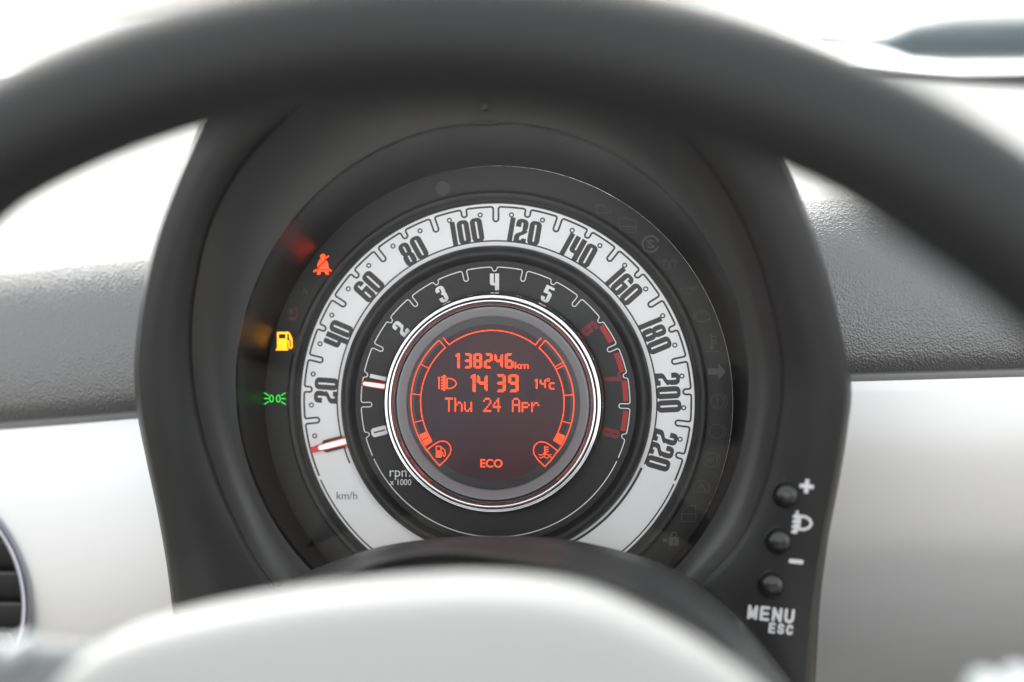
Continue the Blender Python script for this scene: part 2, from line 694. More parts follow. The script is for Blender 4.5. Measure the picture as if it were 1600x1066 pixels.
c = U(757, 193, zH(90) + .2)
obj('lens_clip', box(c.x - 5, c.y - .6, c.z - 2, c.x + 5, c.y + .8, c.z + .5, .2), 'hood_plastic', CL)
c = U(757, 169, zH(90) + 6)  # small raised dot modelled in place of a highlight above the lens
obj('highlight_bump', lathe(rounded([(1.2, c.z - 3), (1.2, c.z + .2), (.8, c.z + .6), (.02, c.z + .7)], .3), 24, (c.x, c.y)), 'shroud', CL)
# warning band
band = obj('warning_panel', lathe(rounded([(88.95, -2), (88.95, .2), (79.0, .2), (79.0, -2)], .3)), 'band_black', CL, label='black warning lamp band')
# textured ring around the speedometer
obj('speedometer_rim', lathe(rounded([(79.8, -1), (79.6, 2.6), (78.4, 4.2), (76.8, 3.6), (76.2, 2.2), (75.9, 2.4), (75.5, 1.3), (74.95, 1.1), (74.7, -.5)], .5)), 'ring_plastic', CL, label='charcoal textured ring around the white dial')
spd = obj('speedometer_face', lathe([(75.1, -2), (75.1, 0), (70, 0), (65, 0), (60.2, 0), (58.6, 0), (58.6, -2)]), 'dial_white', CL, label='white speedometer ring')

# --- numerals
GW, GH, ST = 4.4, 9.0, 1.86


def glyph(ch):
    w_, h, s = GW, GH, ST
    i0, i1 = s, w_ - s
    if ch == '0':
        return [rrect(0, 0, w_, h, 1.7)], [rrect(i0, 1.3, i1, h - 1.3, .5)], w_
    if ch == '1':
        return [[(0.1, 0), (1.9, 0), (1.9, h), (0.1, h)]], [], 2.0
    if ch == '2':
        return ([rrect(0, 4.3, w_, h, 1.7), [(0, 0), (w_, 0), (w_, 1.9), (0, 1.9)],
                 [(i1 - .1, 4.9), (w_, 4.9), (w_, 4.3), (3.6, 3.6), (s + .1, 2.6), (s, 1.8), (0, 1.8), (0, 2.5), (.5, 3.3), (i1 - .1, 4.5)]],
                [[(i0, 4.0), (i1, 4.6), (i1, h - 1.6), (2.1, h - 1.2), (i0, h - 1.6)], [(-.1, 4.0), (i0 + .05, 4.0), (i0 + .05, 5.9), (-.1, 5.9)],
                 [(i1 + .1, 1.2), (i1 + .1, 2.1), (i0, 2.1), (i0, 1.2)]], w_)
    if ch == '3':
        return ([rrect(0, 0, w_, h, 1.8)],
                [[(i0, 1.4), (i1, 1.4), (i1, 3.7), (i0 + .4, 4.05), (i0, 4.05)], [(i0, 5.2), (i0 + .4, 5.2), (i1, 5.6), (i1, h - 1.4), (i0, h - 1.4)],
                 [(-.1, 2.9), (i0 + .1, 2.9), (i0 + .1, 6.1), (-.1, 6.1)], [(w_ + .1, 4.15), (w_ - .45, 4.65), (w_ + .1, 5.15)]], w_)
    if ch == '4':
        return ([rrect(0, 2.6, w_ - .1, h + .6, 1.3), [(i1 - .1, 0), (w_, 0), (w_, h), (i1 - .1, h)]],
                [[(i0, 4.0), (i1 - .1, 4.0), (i1 - .1, h + 1), (i0, h + 1)], [(-.1, h), (w_ + .1, h), (w_ + .1, h + 1), (-.1, h + 1)]], w_)
    if ch == '5':
        return ([rrect(0, 0, w_, 6.1, 1.7), [(0, 4.6), (s, 4.6), (s, h), (0, h)], [(0, h - 1.4), (w_, h - 1.4), (w_, h), (0, h)]],
                [rrect(i0, 1.3, i1, 4.8, .4), [(-.1, 2.6), (i0 + .05, 2.6), (i0 + .05, 4.6), (-.1, 4.6)]], w_)
    if ch == '6':
        return ([rrect(0, 0, w_, h, 1.7)],
                [rrect(i0, 1.3, i1, 4.4, .4), [(i0, 5.5), (i1, 5.5), (i1, h - 1.3), (i0, h - 1.3)], [(i1 - .05, 5.6), (w_ + .1, 5.6), (w_ + .1, 6.7), (i1 - .05, 6.7)]], w_)
    if ch == '7':
        return [[(0, h - 1.5), (w_, h - 1.5), (w_, h), (0, h)], [(w_, h), (i1 - .4, h), (1.0, 0), (2.7, 0)]], [], w_
    if ch == '8':
        return ([rrect(0, 0, w_, 5.0, 1.7), rrect(.15, 4.0, w_ - .15, h, 1.7)],
                [rrect(i0 + .05, 1.25, i1 - .05, 3.9, .4), rrect(i0 + .05, 5.2, i1 - .05, h - 1.25, .4)], w_)


def number(txt, gap=.45):
    add, cut, x = [], [], 0
    parts = []
    for ch in txt:
        a, c, wd = glyph(ch)
        v, f = flat(a, c)
        parts.append(([(px + x, py) for px, py in v], f))
        x += wd + gap
    v, f = join(*parts)
    x -= gap
    return [(px - x / 2, py - GH / 2) for px, py in v], f


def spa(v):
    return 89.9 - (v - 110) * .9625


for v in range(20, 221, 20):
    a = rad(spa(v))
    obj('numeral', mapped(number(str(v)), place2(65.1 * cos(a), 65.1 * sin(a), a - pi / 2, .12, 1.05, 1.02)), 'print_dark', spd, smooth=False, label='dark numeral %d' % v)

# scalloped scale line
def scallop(R, marks, a_start, a_end, hw, cr):
    """marks: (angle, depth). Walk clockwise from a_start to a_end; at each mark dip in by depth"""
    pts = []
    cur = a_start

    def P(r, a, off=0.0):
        return (r * cos(rad(a)) + off * sin(rad(a)), r * sin(rad(a)) - off * cos(rad(a)))
    for am, dp in marks:
        stop = am + degrees((hw + cr) / R)
        n = max(2, int((cur - stop) / 1.0))
        for i in range(n):
            pts.append(P(R, cur + (stop - cur) * i / n))
        # local frame: u = clockwise tangent, v = inward
        def L(u, v):
            return P(R - v, am, u)
        path = []
        for i in range(7):
            q = rad(90 * i / 6)
            path.append((-hw - cr + cr * sin(q), cr - cr * cos(q)))
        er = hw
        for i in range(9):
            q = rad(180 * i / 8)
            path.append((-er * cos(q), dp - er + er * sin(q)))
        for i in range(7):
            q = rad(90 * i / 6)
            path.append((hw + cr - cr * cos(q), cr - cr * sin(q)))
        pts += [L(u, v) for u, v in path]
        cur = am - degrees((hw + cr) / R)
    n = max(2, int((cur - a_end) / 1.0))
    for i in range(n + 1):
        pts.append(P(R, cur + (a_end - cur) * i / n))
    # drop near duplicates
    out = [pts[0]]
    for q in pts[1:]:
        if (Vector(q) - Vector(out[-1])).length > .05:
            out.append(q)
    return out


marks = [(spa(v), 2.9 if v % 20 == 0 else 5.5) for v in range(10, 221, 10)]
obj('scale_line', mapped(ribbon(scallop(73.55, marks, 203.0, -23.4, 1.0, .8), .70), lambda x, y: (x, y, .12)), 'print_dark', spd, smooth=False)
for v in range(5, 220, 10):
    a = rad(spa(v))
    c = (70.75 * cos(a), 70.75 * sin(a))
    obj('scale_dot', mapped(flat([disc(0, 0, .98, 24)], [disc(0, 0, .50, 16)]), place2(c[0], c[1], 0, .12)), 'print_dark', spd, smooth=False)


def arc_line(R, a0, a1, wd, z):
    n = max(4, int(abs(a1 - a0)))
    return mapped(ribbon([(R * cos(rad(a0 + (a1 - a0) * i / n)), R * sin(rad(a0 + (a1 - a0) * i / n))) for i in range(n + 1)], wd), lambda x, y: (x, y, z))


obj('scale_line', arc_line(73.7, 204.2, 335.6, .55, .12), 'print_dark', spd, smooth=False)
obj('inner_line', arc_line(60.75, 203.0, -22.5, .55, .12), 'print_dark', spd, smooth=False)
obj('inner_line', arc_line(60.3, -24, -80, .9, .12), 'print_dark', spd, smooth=False)
obj('unit_text', mapped(boxed(lettering('km/h'), 33, 12), pixmap(542, 774.5, .12)), 'print_grey', spd, smooth=False)

# speedometer needle (comes out from under the inner dial)
nd_a = rad(194.9)


def needle(R0, R1, wr, wt, z, a, name, label):
    pm = lambda x, y, zz: (x * cos(a) - y * sin(a), x * sin(a) + y * cos(a), zz)
    def slab(pts, z0, z1, b):
        cxm = sum(p[0] for p in pts) / len(pts)
        r0 = [pm(x, y, z0) for x, y in pts]
        r1 = [pm(x, y, z1 - b) for x, y in pts]
        r2 = [pm(cxm + (x - cxm) * (1 - b / 8), y * (1 - b / 1.6), z1) for x, y in pts]
        return loft([r0, r1, r2], cap0=True, cap1=True)
    n = obj(name, slab([(R0, -wr), (R1, -wt), (R1, wt), (R0, wr)], z, z + .9, .25), 'needle_red', CL, label=label, sharp=20)
    L = R1 - R0
    tip = [(R0 + .1, -wr * .6), (R0 + L * .55, -wr * .6), (R0 + L * .76, -wr * .48), (R0 + L * .80, -wr * .2), (R0 + L * .80, wr * .2), (R0 + L * .76, wr * .48), (R0 + L * .55, wr * .6), (R0 + .1, wr * .6)]
    if 'speedometer' not in name:
        tip = [(R0 + (x - R0) * 1.18, y) for x, y in tip]
    obj('needle_inlay', slab(tip, z + .92, z + 1.15, .1), 'needle_white', n, label='bright white inlay')
    return n, pm


nd, pm = needle(57.6, 73.0, 1.85, 1.05, 1.6, nd_a, 'speedometer_needle', 'red needle with white inlay resting at zero')
cb = [(60.0, -2.4), (67.4, -2.4), (68.6, -1.4), (68.6, 1.4), (67.4, 2.4), (60.0, 2.4)]
obj('counterweight', loft([[pm(x, y, 1.2) for x, y in cb], [pm(x, y, 1.55) for x, y in cb]], cap0=True, cap1=True), 'print_dark', nd)

# --- rev counter
obj('tachometer_rim', lathe(rounded([(59.0, -1), (58.9, 2.2), (58.3, 5.2), (57.0, 7.0), (55.6, 7.4), (54.6, 6.6), (53.6, 4.6), (52.9, 3.6)], .7)), 'ring_plastic', CL, label='rounded charcoal ring between the two dials')
TZ = 3.8
tach = obj('tachometer_face', lathe([(53.4, 2), (53.2, TZ), (46, TZ), (39.0, TZ), (36, TZ)]), 'dial_black', CL, label='matt black rev counter ring')


def tca(n):
    return 90 - (n - 4) * 26.1


tm = [(tca(k / 2), 1.5 if k % 2 == 0 else 4.1) for k in range(0, 17)]
TR = 50.75
obj('scale_line', mapped(ribbon(scallop(TR, tm, 203.8, -23.8, .85, .8), .36), lambda x, y: (x, y, TZ + .12)), 'print_white', tach, smooth=False)
obj('scale_line', arc_line(TR, 205.3, 334.7, .34, TZ + .12), 'print_white', tach, smooth=False)
for n in range(9):
    a = rad(tca(n))
    sc = .70
    vf = number(str(n))
    R = 45.2
    if n == 1:
        vf = flat([[(-.95, -4.5), (.95, -4.5), (.95, 4.5), (-.95, 4.5)]])
    obj('numeral', mapped(vf, place2(R * cos(a), R * sin(a), a - pi / 2, TZ + .12, sc * 1.12, sc)), 'print_white' if n < 6 else 'print_dimred', tach, smooth=False, label='rev counter numeral %d' % n)
for k0, k1 in ((6.08, 6.40), (6.60, 6.93), (7.08, 7.42), (7.58, 7.92)):
    obj('redline_block', arc_line(49.2, tca(k0), tca(k1), 1.9, TZ + .14), 'print_red', tach, smooth=False)
obj('unit_text', mapped(boxed(lettering('rpm'), 33, 15), pixmap(625, 742.5, TZ + .12)), 'print_white', tach, smooth=False)
obj('unit_text', mapped(boxed(lettering('x 1000'), 34, 9.5), pixmap(626, 753.5, TZ + .12)), 'print_white', tach, smooth=False)
needle(40.6, 50.8, 1.35, .95, TZ + .9, rad(172.0), 'tachometer_needle', 'short red rev counter needle just below one')

# --- centre display
obj('display_collar', lathe(rounded([(41.6, TZ - .5), (41.4, TZ + 1.6), (40.9, 8.0), (40.4, 11)], .4)), 'dial_black', CL)
obj('chrome_ring', lathe(rounded([(41.3, 8.0), (41.2, 11.0), (40.7, 12.4), (40.0, 12.9), (39.55, 12.5), (39.4, 12.9), (39.0, 14.0), (38.1, 14.6), (37.2, 14.1), (36.5, 12.9), (36.2, 11.4)], .5, 6), 240), 'chrome', CL, label='polished chrome ring around the display')
obj('display_groove', lathe(rounded([(36.5, 12.2), (36.3, 11.3), (35.9, 11.2), (35.7, 12.0)], .2)), 'gloss_black', CL)
obj('display_rim', lathe(rounded([(35.9, 10.8), (35.8, 12.2), (35.4, 12.5), (35.0, 12.3), (32.6, 10.9), (32.2, 10.3), (32.1, 8)], .25)), 'satin_grey', CL, label='satin grey inner rim of the display')
LZ = 9.6
scr = obj('display_screen', (circ(32.4, LZ, 120) , [tuple(range(120))]), 'screen_ring', CL, label='dark round display glass')
LC = U(769, 629, LZ)
kz = (CAM.z - LZ) / FPX / 3.135 * 1.004


def Lm(dz):
    return lambda x, y: (LC.x + (x - 530) * kz, LC.y - (y - 530) * kz, LZ + dz)


def lcd(name, vf, mt='lcd_orange', dz=.30, label=None):
    return obj(name, mapped(vf, Lm(dz)), mt, scr, smooth=False, label=label)


lcd('backlight', flat([disc(530, 530, 385, 96)], []), 'lcd_back', .12, 'plum coloured lit area')


def LP(r, a):
    return (530 + r * cos(rad(a)), 530 - r * sin(rad(a)))


LWD = 5.5


def larc(r, a0, a1, n=40):
    return [LP(r, a0 + (a1 - a0) * i / n) for i in range(n + 1)]


Ro, Ri = 402, 354
lcd('gauge_arc', flat(stroke([LP(398, 127.2)] + larc(Ri, 127, 53, 44) + [LP(398, 52.8)], LWD)), label='orange top arc')
for sgn in (1, -1):
    A = lambda a: a if sgn > 0 else 180 - a
    st = stroke(larc(Ro, A(130.6), A(217), 50), LWD) + stroke(larc(Ri, A(130.6), A(211), 50), LWD)
    divs = (130.6, 152, 174.2, 194.6) if sgn > 0 else (130.6, 150.4, 152.6, 174.2, 194.6)
    for d in divs:
        st += stroke([LP(Ri, A(d)), LP(Ro, A(d))], LWD * .8)
    mx = lambda x: x if sgn > 0 else 1060 - x
    st += stroke([(mx(207), 766), (mx(243), 738)], LWD)
    drop = [(mx(x), y) for x, y in ((207, 766), (238, 808), (270, 843), (302, 812), (322, 784), (327, 762), (322, 742), (308, 727), (290, 721), (268, 724), (243, 738))]
    st += stroke(drop, LWD)
    lcd('fuel_gauge' if sgn > 0 else 'temperature_gauge', flat(st), label='orange fuel gauge outline' if sgn > 0 else 'orange coolant temperature gauge outline')
    for a0, a1 in (((204.0, 208.2), (209.0, 213.4)) if sgn > 0 else ((204.2, 211.6),)):
        lcd('gauge_block', flat([larc(Ro - 7, A(a0), A(a1), 8) + larc(Ri - 1, A(a1), A(a0), 8)]))
# gauge symbols
lcd('fuel_symbol', flat([rrect(251, 745, 280, 803, 3), *stroke([(284, 755), (296, 765), (299, 792), (292, 797), (287, 790), (285, 776)], 4.5)], [rrect(256, 750, 275, 768, 2)]))
wav = lambda y: [(764 + i * 4, y + 4 * sin(i * .9)) for i in range(16)]
lcd('thermometer_symbol', flat([[(786, 742), (794, 742), (794, 778), (786, 778)], disc(790, 780, 8, 14), *[[(794, yy), (808, yy), (808, yy + 5), (794, yy + 5)] for yy in (745, 756, 767)],
                                *stroke([(760, 783), (770, 787), (780, 784)], 4), *stroke([(800, 784), (810, 787), (821, 783)], 4), *stroke(wav(797), 4)]))

SEG = {'0': 'abcdef', '1': 'bc', '2': 'abged', '3': 'abgcd', '4': 'fgbc', '6': 'afgcde', '8': 'abcdefg', '9': 'abcdfg'}


def seg7(ch, x, y, wd, ht, s):
    """seven segment digit; x, y = top left, in screen units (y down)"""
    g = s * .10
    hh = ht / 2
    if ch == '1':
        x0 = x + wd * .32
        return [[(x0, y + 2), (x0 + s, y), (x0 + s, y + hh - g), (x0, y + hh - g)], [(x0, y + hh + g), (x0 + s, y + hh + g), (x0 + s, y + ht), (x0, y + ht - 2)],
                [(x0 - s * .6, y + s * .75), (x0 - g, y + s * .1), (x0 - g, y + s * 1.1), (x0 - s * .6, y + s * 1.5)]]
    c = s * .5
    D = {'a': [(x + c, y), (x + wd - c, y), (x + wd - s, y + s * .9), (x + s, y + s * .9)],
         'g': [(x + c, y + hh), (x + s, y + hh - c), (x + wd - s, y + hh - c), (x + wd - c, y + hh), (x + wd - s, y + hh + c), (x + s, y + hh + c)],
         'd': [(x + s, y + ht - s * .9), (x + wd - s, y + ht - s * .9), (x + wd - c, y + ht), (x + c, y + ht)],
         'f': [(x, y + c), (x + c * .6, y + g * 3), (x + s, y + s), (x + s, y + hh - c - g), (x + c, y + hh - g), (x, y + hh - g)],
         'b': [(x + wd, y + c), (x + wd - c * .6, y + g * 3), (x + wd - s, y + s), (x + wd - s, y + hh - c - g), (x + wd - c, y + hh - g), (x + wd, y + hh - g)],
         'e': [(x, y + ht - c), (x + c * .6, y + ht - g * 3), (x + s, y + ht - s), (x + s, y + hh + c + g), (x + c, y + hh + g), (x, y + hh + g)],
         'c': [(x + wd, y + ht - c), (x + wd - c * .6, y + ht - g * 3), (x + wd - s, y + ht - s), (x + wd - s, y + hh + c + g), (x + wd - c, y + hh + g), (x + wd, y + hh + g)]}
    return [D[k] for k in SEG[ch]]


for i, ch in enumerate('138246'):
    xx = (344, 388, 438, 490, 541, 593)[i]
    lcd('digit', flat(seg7(ch, xx, 288, 43, 75, 13.5)), label='orange odometer digit')
lcd('unit_text', mapped_km := boxed(lettering('km', .02), 70, 33) and ([(x * 70 + 676, 347 - y * 33) for x, y in lettering('km', .02)[0]], lettering('km', .02)[1]))
for ch, xx in (('1', 417), ('4', 456), ('3', 546), ('9', 609)):
    lcd('digit', flat(seg7(ch, xx, 391, 52, 88, 15.5)), label='orange clock digit')
for ch, xx in (('1', 735), ('4', 764)):
    lcd('digit', flat(seg7(ch, xx, 412, 31, 50, 9)), label='orange temperature digit')
lcd('degree_mark', flat([disc(806, 418, 9, 18)], [disc(806, 418, 4.5, 14)]))
lcd('unit_text', flat(stroke([(834, 434), (818, 434), (813, 440), (813, 455), (818, 461), (834, 461)], 8)))
# headlamp level symbol
hl = stroke([(308, 412), (308, 463)], 6) + stroke([(308, 412), (330, 414), (347, 424), (354, 437), (347, 451), (330, 461), (308, 463)], 6)
for k in range(5):
    hl += [[(278, 403 + k * 14), (303, 399 + k * 14), (303, 408 + k * 14), (278, 412 + k * 14)]]
hl += [[(288, 396), (298, 396), (298, 474), (288, 474)]]
lcd('headlamp_symbol', flat(hl), label='orange headlamp level symbol')
lcd('digit', flat(seg7('1', 258, 404, 20, 62, 7)), label='orange level digit')

DOT = {'T': '11111 00100 00100 00100 00100 00100 00100', 'h': '10000 10000 10110 11001 10001 10001 10001', 'u': '00000 00000 10001 10001 10001 10011 01101',
       '2': '01110 10001 00001 00010 00100 01000 11111', '4': '00010 00110 01010 10010 11111 00010 00010', 'A': '01110 10001 10001 11111 10001 10001 10001',
       'p': '00000 00000 11110 10001 11110 10000 10000', 'r': '00000 00000 10110 11001 10000 10000 10000'}
xx = 297
for ch in 'Thu 24 Apr':
    if ch != ' ':
        q = []
        for r, line in enumerate(DOT[ch].split()):
            for c, b in enumerate(line):
                if b == '1':
                    x0, y0 = xx + c * 8.0, 507 + r * 10.0
                    q.append([(x0, y0), (x0 + 7.7, y0), (x0 + 7.7, y0 + 9.6), (x0, y0 + 9.6)])
        lcd('dot_character', flat(q), label='orange dot-matrix letter')
    xx += 47.3
lv, lf = lettering('ECO', .025)
lcd('mode_text', ([(x * 110 + 527, 829 - y * 42) for x, y in lv], lf), label='orange word ECO')

# --- warning lamps on the band
BZ = .32


def lamp(name, px, py, add, cut=(), mt='unlit_icon', sc=1.0, ang=0.0, label=None):
    return obj(name, mapped(flat(add, cut), pixmap(px, py, BZ, sc, ang)), mt, band, smooth=False, label=label)


body = [(-5, 8), (5, 8), (8, 2), (9.5, -7), (-9.5, -7), (-8, 2)]
lamp('seat_belt_lamp', 504.5, 413.5,
     [disc(0, 12.3, 4.4, 18), body, [(-9, -11), (-3, -11), (-5, -16), (-9, -16)], [(9, -11), (3, -11), (5, -16), (9, -16)], [(-9, -8.3), (9, -8.3), (9, -11), (-9, -11)], *stroke([(-14.5, -11), (-9, -7.5)], 2.2), *stroke([(14.5, -11), (9, -7.5)], 2.2), *stroke([(5, 9.5), (9, 13.5)], 1.8)],
     stroke([(-9.5, -6.5), (9, 11)], 2.3) + [[(-4, -11.2), (4, -11.2), (3, -13), (-3, -13)], [(-9.6, -7.3), (9.6, -7.3), (9.6, -8.4), (-9.6, -8.4)]], 'lamp_red', label='glowing red seat belt lamp')
lamp('fuel_lamp', 443.5, 532.5,
     [rrect(-11, -13, 5.5, 14, 1.5), [(-13, -15.5), (7, -15.5), (7, -12.5), (-13, -12.5)], *stroke([(5, -1), (8, -1), (8.5, -10), (11, -12), (13, -10), (12.5, 3), (9, 11), (6, 13.5)], 2.5), [(8, 8), (12, 6), (13.4, 0), (9.6, 1)]],
     [rrect(-8, 3.5, 2.5, 10.5, 1)], 'lamp_amber', label='glowing amber low fuel lamp')
sl = []
for sgn in (-1, 1):
    D_ = arcp(sgn * 3.2, 0, 3.4, 90, 270, 10, 5.2) if sgn > 0 else arcp(sgn * 3.2, 0, 3.4, 90, -90, 10, 5.2)
    D_ = [(sgn * (3.2 + 0), 0)] and [(sgn * (5.6 + 3.0 * cos(q)), 5.4 * sin(q)) for q in [2 * pi * k / 16 for k in range(16)]]
    sl += stroke(D_, 1.5, closed=True)
    for dy, y2 in ((5, 9), (0, 0), (-5, -9)):
        sl += stroke([(sgn * 10.5, dy), (sgn * 17, y2)], 1.5)
lamp('side_light_lamp', 429.5, 623, sl, (), 'lamp_green', label='glowing green side light lamp')
lamp('airbag_lamp', 457, 490, [disc(-3, 4, 5, 16), disc(6, 8, 3, 12), [(-8, -12), (6, -12), (5, -6), (-6, -6)], *stroke([(8, 4), (9, -4), (5, -10)], 2)], (), 'unlit_icon_red', .9, label='unlit dark red airbag lamp')
lamp('belt_minder_lamp', 476, 455, [*stroke([(-6, -6), (0, 6), (6, -6)], 1.6), *stroke([(-4, 0), (4, 0)], 1.4)], (), 'unlit_icon_red', .8)
lamp('light_sensor', 692, 294.5, [disc(0, 0, 11.5, 30)], (), 'unlit_icon', label='faint round sensor spot')
lamp('door_lamp', 943, 327, [*stroke([(-11, -6), (-11, 6), (0, 6), (5, 0), (11, -1), (11, -6)], 1.2, True)], ())
lamp('boot_lamp', 981, 352, [*stroke([(-13, -11), (13, -11), (13, 8), (2, 8), (0, 11), (-13, 11)], 1.2, True), *stroke([(-13, -2), (13, -2)], 1.6), *stroke([(-13, -6), (13, -6)], 1)], ())
lamp('start_stop_lamp', 1016.5, 381.5, [*stroke(arcp(0, 0, 12.5, 20, 340, 30), 2.6), *stroke([(4, 4), (0, 6), (-4, 3), (4, -3), (0, -6), (-4, -4)], 2), *stroke([(-8, 9), (8, -9)], 1.4)], (), 'unlit_icon_warm', label='unlit start-stop lamp')
lamp('glow_plug_lamp', 1046, 414.5, [*stroke(arcp(-5, 0, 4, -40, 300, 18, 8), 1.4), *stroke(arcp(5, 0, 4, -120, 220, 18, 8), 1.4), *stroke([(-13, 5), (-9, 8), (-5, 8)], 1.4), *stroke([(13, 5), (9, 8), (5, 8)], 1.4)], ())
lamp('oil_lamp', 1074, 454, [*stroke([(-14, 4), (-9, 2), (-2, 4), (6, 3), (15, 6)], 1.4), *stroke([(-9, 0), (-9, -5), (4, -5), (12, 4)], 1.3)], ())
lamp('engine_lamp', 1097, 494.5, [*stroke([(-10, 2), (-6, 7), (6, 7), (9, 3), (12, 5), (12, -6), (9, -4), (6, -8), (-6, -8), (-10, -3)], 1.3, True), *stroke([(-13, 4), (-13, -4)], 1.5), *stroke([(-3, 10), (4, 10)], 1.5)], ())
lamp('coolant_lamp', 1112, 537, [*stroke([(0, 14), (0, -4)], 2.4), disc(0, -6, 4, 14), *[[(1, yy), (8, yy), (8, yy + 2), (1, yy + 2)] for yy in (10, 4, -1)], *stroke([(-12, -11), (-4, -13), (4, -11), (12, -13)], 1.4)], ())
lamp('indicator_lamp', 1120, 581, [[(-14, 5), (2, 5), (2, 13), (14, 0), (2, -13), (2, -5), (-14, -5)]], (), 'unlit_icon_warm', label='unlit turn indicator arrow')
lamp('brake_lamp', 1121, 627.5, [*stroke(disc(0, 0, 10.5, 28), 1.4, True), *stroke(arcp(2, 0, 13, -50, 50, 10), 1.3), *stroke([(0, 6), (0, -1)], 1.8), disc(0, -5, 1.3, 10)], ())
lamp('pad_wear_lamp', 1119.5, 674, [*stroke(disc(0, 0, 11, 28), 1.3, True), *stroke(arcp(2, 0, 13, -50, 50, 10), 1.3)], ())
ab = boxed(lettering('ABS'), 13, 6)
al = lamp('brake_assist_lamp', 1110, 719, [*stroke(disc(0, 0, 11, 28), 1.3, True), *stroke(arcp(2, 0, 13.5, -55, 55, 10), 1.3)], (), label='unlit lamp reading ABS')
obj('lamp_text', mapped(ab, pixmap(1109, 719, BZ)), 'unlit_icon', band, smooth=False)
lamp('stability_lamp', 1096, 763, [*stroke(arcp(0, 0, 12.5, -40, 220, 24), 1.3), *stroke([(-8, -6), (0, 8), (8, -6)], 1.3, True), *stroke([(0, 3), (0, -2)], 1.6)], ())
lamp('door_open_lamp', 1076, 803, [*stroke([(-11, -12), (11, -12), (11, 13), (0, 13), (-11, 2)], 1.3, True), *stroke([(-11, 0), (11, 0)], 1.3)], ())
lamp('immobiliser_lamp', 1050, 843, [rrect(-5, -10, 11, 4, 1), *stroke([(-1, 4), (-1, 9), (3, 12), (7, 9), (7, 4)], 1.6), [(-14, -4), (-7, -4), (-7, 1), (-14, 1)]], [disc(3, -3, 2, 10)], 'unlit_icon_warm', label='unlit padlock lamp')

# --- buttons and their print on the binnacle face


def hood_z(px, py):
    a = degrees(atan2(CY - py, px - CX)) % 360
    r = sqrt((px - CX) ** 2 + (py - CY) ** 2)
    k = a / 360 * NA
    i = int(k) % NA
    f = k - int(k)
    ri = RI[i] * (1 - f) + RI[(i + 1) % NA] * f
    rj = RJ[i] * (1 - f) + RJ[(i + 1) % NA] * f
    return face_z((r - ri) / (rj - ri), a)


hoodo = [o for o in CL.children if o.name == 'binnacle_hood'][0]


def onhood(px, py, ang=0.0, sx=1.0, lift=.35):
    def fn(x, y):
        c, s = cos(ang), sin(ang)
        qx, qy = px + sx * (x * c - y * s), py - sx * (x * s + y * c)
        return tuple(U(qx, qy, hood_z(qx, qy) + lift))
    return fn


for px, py in ((1229.5, 773.5), (1218, 845.5), (1206.5, 914)):
    z = hood_z(px, py)
    c = U(px, py, z)
    so = obj('menu_button', lathe(rounded([(4.35, z - 3), (4.3, z + .8), (3.5, z + 2.4), (2.2, z + 3.2), (0.9, z + 3.4), (.02, z + 3.4)], 1.2, 6), 40, (c.x, c.y)), 'button_rubber', CL, label='round black rubber button')
    obj('button_collar', lathe(rounded([(5.3, z - 1.2), (5.2, z + .2), (4.9, z + .3), (4.6, z - .6), (4.5, z - 2.5)], .2), 40, (c.x, c.y)), 'gloss_black', so)
LET = {'M': [[(0, 0), (0, 1), (.5, .12), (1, 1), (1, 0)]], 'E': [[(1, 0), (0, 0), (0, 1), (1, 1)], [(0, .5), (.9, .5)]], 'N': [[(0, 0), (0, 1), (1, 0), (1, 1)]],
       'U': [[(0, 1), (0, .3), (.15, .08), (.5, 0), (.85, .08), (1, .3), (1, 1)]], 'S': [[(1, .78), (.85, .95), (.5, 1), (.15, .95), (0, .76), (.15, .58), (.85, .42), (1, .24), (.85, .05), (.5, 0), (.15, .05), (0, .22)]],
       'C': [[(1, .75), (.85, .94), (.5, 1), (.15, .9), (0, .5), (.15, .1), (.5, 0), (.85, .06), (1, .25)]]}


def block_text(txt, wd, ht, st):
    n = len(txt)
    cw = wd / n
    add = []
    for i, ch in enumerate(txt):
        for line in LET[ch]:
            add += stroke([(-wd / 2 + i * cw + st / 2 + x * (cw - st * 1.75), -ht / 2 + st / 2 + y * (ht - st)) for x, y in line], st)
    return flat(add)


PA = rad(-6)
obj('plus_mark', mapped(flat([rrect(-11, -3.2, 11, 3.2, .8), rrect(-3.2, -11, 3.2, 11, .8)]), onhood(1260.5, 760, PA)), 'print_button', hoodo, smooth=False)
obj('minus_mark', mapped(flat([rrect(-11, -3.4, 11, 3.4, .8)]), onhood(1244, 877.5, PA)), 'print_button', hoodo, smooth=False)
hm = stroke([(-3, 10), (6, 10), (13, 6), (16, 0), (13, -6), (6, -10), (-3, -10)], 4.2, True)
for k in range(4):
    hm += [[(-14, 11 - k * 8), (-4, 13 - k * 8), (-4, 8 - k * 8), (-14, 6 - k * 8)]]
hm += [[(-10, 18), (-6, 18), (-6, -18), (-10, -18)]]
obj('headlamp_mark', mapped(flat(hm), onhood(1252, 817, PA)), 'print_button', hoodo, smooth=False)
obj('menu_text', mapped(block_text('MENU', 77, 23, 4.8), onhood(1206.5, 960, PA)), 'print_button', hoodo, smooth=False)
obj('menu_text', mapped(block_text('ESC', 41, 16.5, 3.7), onhood(1221.5, 983, PA)), 'print_button', hoodo, smooth=False)

